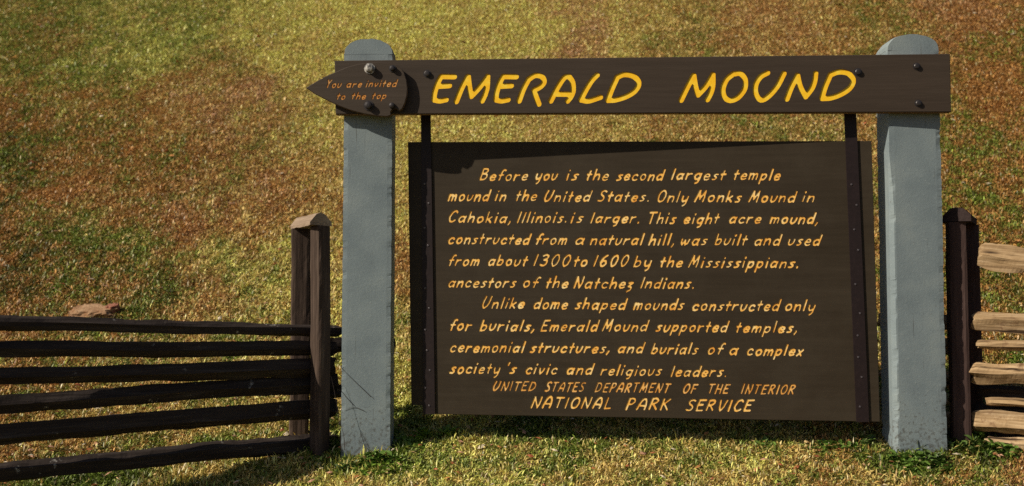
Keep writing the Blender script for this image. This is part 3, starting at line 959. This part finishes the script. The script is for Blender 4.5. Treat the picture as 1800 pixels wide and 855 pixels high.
def rotM(x, y, z, yaw): return Matrix.Translation((x, y, z)) @ Matrix.Rotation(yaw, 4, 'Z')
timber('post', rotM(pf.x, pf.y, zf, 0.70), 0.074, 0.094, top_z - zf, 4, m_fpost, fl)
timber('post', rotM(pb.x, pb.y, zb2, 0.18), 0.100, 0.060, top_z - zb2, 9, m_fpost, fl)
ca = at_depth(529, 404, 6.10); cb = at_depth(564, 404, 5.80)
ca.z = cb.z = top_z + 0.001
gable_cap('post_cap', ca, cb, 0.058, 0.016, 0.050, m_cap, fl)
rails_l = [    # (v at u=0, v at u=540, half height px at each, push, u_end)
 (568, 582, 13.0, 9.0, -0.005, 600), (614.5, 612, 13, 12, 0.0, 588), (660.5, 646, 12.5, 14.5, 0.012, 585),
 (710, 675, 14.5, 14, -0.006, 590), (762, 720, 16, 14, 0.006, 586), (830, 779, 15.5, 14, 0.0, 592)]
for i, (v0, v1, h0, h1, push, ue) in enumerate(rails_l):
    us = -150
    A = on_left(us, v0 + (v1 - v0) * us / 540, push); B = on_left(ue, v0 + (v1 - v0) * ue / 540, push)
    dA = A.y; dB = B.y
    split_rail(A, B, 0.034, (h0 * dA + h1 * dB) / 2 / F * 1.13, 20 + i, m_rail_shaded, fl, taper=(h0 * dA * 2 / (h0 * dA + h1 * dB), h1 * dB * 2 / (h0 * dA + h1 * dB)))
# the rails of the next bay, that start behind the sign post
for i, (v, ue, h) in enumerate(((605, 694, 13), (690, 670, 11))):
    A = on_left(560, v, -0.05); B = on_left(ue, v, -0.05)
    split_rail(A, B, 0.028, h * A.y / F, 40 + i, m_rail_shaded, fl)

# right fence: comes towards the viewer on the right
DR = Vector((1.0, -0.53, 0)).normalized()
NR = DR.cross(Vector((0, 0, 1)))
bR = at_depth(1684, 600, 5.80)
def on_right(u, v, push=0.0):
    P = Vector((bR.x, bR.y, 0)) + NR * (0.02 + push)
    d = ray(u, v); t = (P - CAMP).dot(NR) / d.dot(NR)
    return CAMP + d * t
fr = thing('split_rail_fence', 'sunlit split-rail fence with pale rails, to the right of the sign', 'fence',
           Matrix.Translation((bR.x, bR.y, tz(bR.x, bR.y))))
top_r = at_depth(1684, 393, 5.80).z
pz = tz(bR.x, bR.y)
qf = at_depth(1684, 600, 5.74); qb = at_depth(1710, 600, 5.93)
timber('post', rotM(qf.x, qf.y, tz(qf.x, qf.y), -0.05), 0.092, 0.07, top_r - tz(qf.x, qf.y), 14, m_fpost_dark, fr)
timber('post', rotM(qb.x, qb.y, tz(qb.x, qb.y), -0.3), 0.085, 0.07, top_r - tz(qb.x, qb.y), 15, m_fpost_dark, fr)
ca = at_depth(1682, 395, 5.70); cb = at_depth(1693, 395, 5.98)
ca.z = cb.z = top_r + 0.001
gable_cap('post_cap', ca, cb, 0.068, 0.030, 0.045, m_cap_dark, fr, 8)
rails_r = [(449, 456, 20, .03, 0.0, 1722), (565, 568, 15, .04, 0.0, 1709), (606, 608, 8, .03, .014, 1718),
           (655, 660, 17, .045, .01, 1709), (705, 708, 7, .03, -.03, 1736), (738, 745, 17, .04, 0.0, 1710), (779, 787, 14, .036, -.02, 1732)]
for i, (v0, v1, h, hw, push, us) in enumerate(rails_r):
    sl = (v1 - v0) / 90.0
    A = on_right(us, v0 + sl * (us - 1710), push); B = on_right(1990, v0 + sl * 280, push)
    split_rail(A, B, hw, h * 5.7 / F * 1.08, 60 + i, m_rail_pale, fr)
# back-row rails added in the shade tone, to darken the gaps
for i, (v, us, h) in enumerate(((686, 1722, 12), (722, 1716, 11), (763, 1720, 11))):
    A = on_right(us, v, -.11); B = on_right(1990, v + 20, -.11)
    split_rail(A, B, .030, h * 5.8 / F, 90 + i, m_rail_shaded, fr)
# the ends of the next bay's rails, in the shade behind the sign post
for i, (v, us) in enumerate(((562, 1547), (606, 1551), (664, 1549), (735, 1553))):
    A = on_right(us, v, -.05); B = on_right(1690, v + 3, -.05)
    split_rail(A, B, .035, 14 * 5.8 / F, 80 + i, m_rail_pale, fr)

# ------------------------------------------------------------------ two flat reddish stones on the slope
def on_ground(u, v):
    d = ray(u, v); y = 3.0
    prev = None
    while y < 60:
        p = CAMP + d * (y / d.y)
        if p.z <= tz(p.x, p.y): break
        y += 0.02
    return CAMP + d * (y / d.y)

def stone(u, v, lx, ly, lz, seed, label, cola, colb, rot=0.0):
    p = on_ground(u, v)
    m, t, b = nodes('red_stone', 0.9, 0.1)
    vec = mapped(t, (1, 1, 1)); k = noise(t, vec, 14, 6, .7)
    t.links.new(ramp(t, k, [(.35, cola), (.65, colb)]), b.inputs['Base Color']); bump(t, b, k, .8, .02)
    bm = bmesh.new(); bmesh.ops.create_icosphere(bm, subdivisions=4, radius=1)
    for vtx in bm.verts:
        c = vtx.co
        f = 1 + (float(fbm(c.x * 2.6 + seed, c.y * 2.6 + c.z * 2.3, seed, 6)) - .5) * 1.1
        c *= f
        c.z = min(c.z, .65)
        vtx.co = (c.x * lx, c.y * ly, c.z * lz)
    o = bm_obj('stone', bm, m, None)
    o.location = (p.x, p.y, tz(p.x, p.y) + lz * .05); o.rotation_euler = (0.35, 0, rot)
    o['label'] = label; o['category'] = 'stone'
stone(166, 556, .155, .10, .075, 3, 'flat tan-red stone just above the top rail of the dark fence', (.20, .10, .05), (.44, .29, .18))
stone(200, 552, .045, .05, .09, 6, 'small upright red stone at the end of the flat tan one', (.22, .08, .05), (.36, .17, .12))

# ------------------------------------------------------------------ turf: blades as geometry
def build_grass():
    n = 2150000
    Y0, Y1 = 3.6, 19.0
    q = RNG.random(n)
    # more blades per square metre near the camera
    p = 1.15
    y = ((Y0 ** (1 - p)) + q * (Y1 ** (1 - p) - Y0 ** (1 - p))) ** (1 / (1 - p))
    x = (RNG.random(n) * 2 - 1) * (0.50 * y + 0.8)
    z = terrain(x, y)
    u, v = project(x, y, z)
    keep = (v > -140) & (v < 1040) & (u > -170) & (u < 1970)
    x, y, z, u, v = (a[keep] for a in (x, y, z, u, v))
    n = len(x)
    # patches of grass kinds, with the hill's glow and dim edges mixed in
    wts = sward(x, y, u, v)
    # clumps: neighbours tend to be of the same kind
    for k in range(len(KEYS)):
        c = vnoise(x * 26, y * 18, 50 + k) * .6 + vnoise(x * 7, y * 5, 80 + k) * .4
        wts[:, k] *= np.exp((c - .5) * 6.5)
    wts /= wts.sum(1, keepdims=True)
    cum = np.cumsum(wts, 1)
    pick = (RNG.random(n)[:, None] > cum).sum(1).clip(0, len(KEYS) - 1)
    pal = np.array([PAL[k] for k in KEYS])
    col = pal[pick]
    # average neighbourhood keeps hues from being confetti
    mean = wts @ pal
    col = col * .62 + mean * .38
    val = np.exp(RNG.normal(0, .32, n))
    pale = RNG.random(n) < .035
    col = col * val[:, None]
    col[pale] = np.array([.66, .55, .32]) * RNG.uniform(.7, 1.1, pale.sum())[:, None]
    dead = RNG.random(n) < .07
    col[dead] = col[dead] * np.array([.42, .33, .3])
    col = np.clip(col, .004, .85)
    # shape
    sc = (y / 7.0) ** .42
    L = RNG.gamma(6, .0042, n) * sc + .008
    W = RNG.uniform(.0026, .0056, n) * sc
    # longer, greener growth at the foot of posts, fences and under the panel, where no mower reaches
    edge = np.exp(-((y - 5.72) / .13) ** 2) * (np.exp(-((x + .73) / .22) ** 2) + np.exp(-((x - 2.2) / .4) ** 2))
    el = np.exp(-(((y - 5.92) - (x + 1.06) * .846) / .16) ** 2) * (x < -.9)
    tuft = vnoise(x * 11, y * 9, 71) * .6 + vnoise(x * 30, y * 26, 72) * .4
    L = L * (.62 + .85 * tuft ** 1.6)
    L = L * (1 + 1.0 * np.maximum(edge, el) * RNG.random(n))
    az = RNG.uniform(0, 2 * math.pi, n)
    lean = np.clip(RNG.normal(.95, .38, n), .05, 1.52)
    dx = np.cos(az) * np.sin(lean); dy = np.sin(az) * np.sin(lean); dzv = np.cos(lean)
    slope = np.where(y > 7, .45, .16)
    dzv = dzv + dy * slope * .8
    tw = RNG.uniform(-.9, .9, n)
    sxv = -np.sin(az) * np.cos(tw); syv = np.cos(az) * np.cos(tw); szv = np.sin(tw)
    P = np.stack([x, y, z - .004], -1); D = np.stack([dx, dy, dzv], -1); S = np.stack([sxv, syv, szv], -1)
    h0 = RNG.random(n) ** 2 * .016
    P[:, 2] += h0
    mid = P + D * (L * .5)[:, None] + np.array([0, 0, 1]) * (L * .08)[:, None]
    tip = P + D * L[:, None] - np.array([0, 0, 1]) * (L * .10)[:, None]
    V = np.empty((n, 4, 3))
    V[:, 0] = P; V[:, 1] = mid + S * W[:, None]; V[:, 2] = tip; V[:, 3] = mid - S * W[:, None]
    idx = np.arange(n)[:, None] * 4
    T = np.concatenate([idx + np.array([0, 1, 3]), idx + np.array([1, 2, 3])], 1).reshape(-1, 3)
    me = bpy.data.meshes.new('grass')
    me.vertices.add(n * 4); me.vertices.foreach_set('co', V.ravel())
    me.loops.add(T.size); me.loops.foreach_set('vertex_index', T.ravel().astype(np.int32))
    me.polygons.add(len(T)); me.polygons.foreach_set('loop_start', (np.arange(len(T)) * 3).astype(np.int32))
    me.update(calc_edges=True)
    at = me.attributes.new('tint', 'FLOAT_COLOR', 'FACE')
    C4 = np.ones((n, 4), dtype=np.float32); C4[:, :3] = col
    at.data.foreach_set('color', np.repeat(C4, 2, axis=0).ravel())
    me.materials.append(m_blade)
    o = link(bpy.data.objects.new('grass', me))
    o['kind'] = 'stuff'; o['label'] = 'short autumn grass, green, straw and rusty, over the mound'; o['category'] = 'grass'
    print('grass blades', n)
build_grass()

# ------------------------------------------------------------------ broad-leaved weeds at the feet of the posts
def leaf_mesh(spots, name, label, cat, kind=None):
    vs = []; fs = []; cs = []
    rr = random.Random(5)
    for (px, py, h, n, rad, tone) in spots:
        for i in range(n):
            a = rr.uniform(0, 2 * math.pi); r = rad * math.sqrt(rr.random())
            x = px + r * math.cos(a); y = py + r * math.sin(a) * .7
            z = tz(x, y) + h * rr.random() ** 1.2 * (1 - .5 * r / rad)
            L = rr.uniform(.022, .046); W = L * rr.uniform(.26, .42)
            az = rr.uniform(0, 2 * math.pi); el = rr.uniform(-.3, .9)
            d = Vector((math.cos(az) * math.cos(el), math.sin(az) * math.cos(el), math.sin(el)))
            s = d.cross(Vector((0, 0, 1))).normalized(); u = s.cross(d)
            s = (s * math.cos(.5) + u * math.sin(rr.uniform(-.5, .5))).normalized()
            p = Vector((x, y, z)); k = len(vs)
            up = u * (W * .35)
            vs += [p, p + d * L * .35 + s * W + up, p + d * L * .7 + s * W * .8 + up * .6, p + d * L - u * L * .12, p + d * L * .7 - s * W * .8 + up * .6, p + d * L * .35 - s * W + up, p + d * L * .5]
            fs += [(k, k + 1, k + 6), (k + 1, k + 2, k + 6), (k + 2, k + 3, k + 6), (k + 3, k + 4, k + 6), (k + 4, k + 5, k + 6), (k + 5, k, k + 6)]
            g = rr.uniform(.6, 1.3)
            c = Vector(tone) * g
            if rr.random() < .08: c = Vector((.35, .25, .1)) * g
            cs += [tuple(c)] * 6
    me = bpy.data.meshes.new(name); me.from_pydata([tuple(v) for v in vs], [], fs)
    at = me.attributes.new('tint', 'FLOAT_COLOR', 'FACE')
    at.data.foreach_set('color', np.array([(*c, 1) for c in cs], dtype=np.float32).ravel())
    me.materials.append(m_blade)
    o = link(bpy.data.objects.new('foliage', me))
    root = thing(name, label, cat)
    o.parent = root; o.name = 'foliage'; o['kind'] = 'stuff'
    return root
W1 = (.12, .21, .035); W2 = (.07, .12, .025); W3 = (.20, .32, .045)
def gp(u, v):
    p = on_ground(u, v)
    # the posts' weeds stand just in front of their faces
    if u < 700: p = at_depth(u, v, min(p.y, 5.63 - (v - 786) * .004))
    elif 1555 < u < 1665: p = at_depth(u, v, min(p.y, 5.56 - (v - 786) * .004))
    return p.x, p.y
def weeds(pts):
    return [(*gp(u, v), h, n, rad, tone) for (u, v, h, n, rad, tone) in pts]
leaf_mesh(weeds([(655, 786, .075, 230, .06, W1), (612, 790, .04, 110, .06, W2), (684, 788, .06, 150, .05, W1), (665, 800, .04, 160, .12, W3)]),
          'broadleaf_weed', 'dark green leafy weed at the foot of the left grey-blue post', 'weed')
leaf_mesh(weeds([(722, 782, .03, 120, .07, W3), (742, 772, .05, 90, .04, W3), (790, 770, .045, 120, .05, W3), (715, 795, .02, 80, .09, W1)]),
          'broadleaf_weed', 'bright green weed in the sun below the left end of the text panel', 'weed')
leaf_mesh(weeds([(1600, 790, .05, 170, .08, W1), (1640, 792, .05, 170, .08, W2), (1572, 786, .05, 60, .04, W1), (1625, 806, .04, 160, .12, W1)]),
          'broadleaf_weed', 'leafy weed round the foot of the right grey-blue post', 'weed')
leaf_mesh(weeds([(1715, 780, .13, 210, .06, W1), (1700, 795, .07, 240, .10, W2), (1750, 800, .06, 260, .12, W1), (1790, 800, .04, 120, .09, W2)]),
          'broadleaf_weed', 'tallest green weed, in the corner between right fence post and pale rails', 'weed')
leaf_mesh(weeds([(1450, 792, .035, 80, .06, W1), (1520, 786, .05, 90, .05, W2), (1490, 792, .03, 60, .06, W1), (1350, 788, .02, 30, .06, W1)]),
          'broadleaf_weed', 'low leafy weed at the edge of the shade below the right end of the panel', 'weed')

# fallen leaves and bits strewn over the grass
def litter():
    vs = []; fs = []; cs = []
    rr = random.Random(9)
    for i in range(2600):
        y = rr.uniform(4.4, 15) if rr.random() < .7 else rr.uniform(4.4, 7); x = rr.uniform(-1, 1) * (0.48 * y + .3)
        L = rr.uniform(.010, .026) * (y / 7) ** .5; W = L * rr.uniform(.4, .8)
        z = tz(x, y) + rr.uniform(.015, .04)
        a = rr.uniform(0, 6.28)
        d = Vector((math.cos(a), math.sin(a), rr.uniform(-.2, .6))); s = Vector((-math.sin(a), math.cos(a), rr.uniform(-.4, .4)))
        p = Vector((x, y, z)); k = len(vs)
        vs += [p - d * L, p - d * L * .2 + s * W, p + d * L, p - d * L * .1 - s * W, p + Vector((0, 0, L * .3))]
        fs += [(k, k + 1, k + 4), (k + 1, k + 2, k + 4), (k + 2, k + 3, k + 4), (k + 3, k, k + 4)]
        c = rr.choice([(.5, .22, .08), (.42, .13, .06), (.6, .42, .2), (.7, .6, .45), (.3, .12, .05), (.55, .3, .2)])
        g = rr.uniform(.6, 1.2); cs += [tuple(q * g for q in c)] * 4
    me = bpy.data.meshes.new('fallen_leaves'); me.from_pydata([tuple(v) for v in vs], [], fs)
    at = me.attributes.new('tint', 'FLOAT_COLOR', 'FACE')
    at.data.foreach_set('color', np.array([(*c, 1) for c in cs], dtype=np.float32).ravel())
    me.materials.append(m_blade)
    o = link(bpy.data.objects.new('fallen_leaves', me)); o['kind'] = 'stuff'
    o['label'] = 'small dry orange and brown leaves strewn over the grass'; o['category'] = 'leaves'
litter()

# dead stems leaning against the left post
def stem(pts, r, parent):
    bm = bmesh.new(); rows = []
    P = smooth(pts, 4)
    for i, p in enumerate(P):
        f = 1 - .6 * i / len(P)
        rows.append([bm.verts.new(p + Vector((math.cos(a) * r * f, math.sin(a) * r * f * .6, math.sin(a) * r * f * .8))) for a in (0, 1.57, 3.14, 4.71)])
    for a, b in zip(rows, rows[1:]):
        for q in range(4): bm.faces.new((a[q], a[(q + 1) % 4], b[(q + 1) % 4], b[q]))
    bm_obj('stem', bm, m_rail_shaded, parent)
sp = at_depth(640, 780, 5.70)
ds = thing('dead_weed', 'thin dead stems leaning across the front of the left grey-blue post', 'weed', None)
def fz(u, v):                                           # just proud of the post's face
    d = ray(u, v); p0 = FACE.o + FACE.n * 0.006
    return CAMP + d * ((p0 - CAMP).dot(FACE.n) / d.dot(FACE.n))
for pts, r in (([fz(652, 698), fz(628, 675), fz(603, 650), at_depth(596, 640, 5.74)], .0017),
               ([fz(622, 713), fz(610, 700), fz(600, 688), at_depth(592, 684, 5.74)], .0018),
               ([fz(640, 722), fz(622, 716), fz(606, 722)], .0012),
               ([at_depth(600, 792, 5.68), at_depth(596, 740, 5.70), at_depth(588, 690, 5.71), at_depth(582, 662, 5.72)], .0016),
               ([at_depth(606, 792, 5.68), at_depth(603, 760, 5.69), at_depth(590, 722, 5.70)], .0016)):
    stem(pts, r, ds)
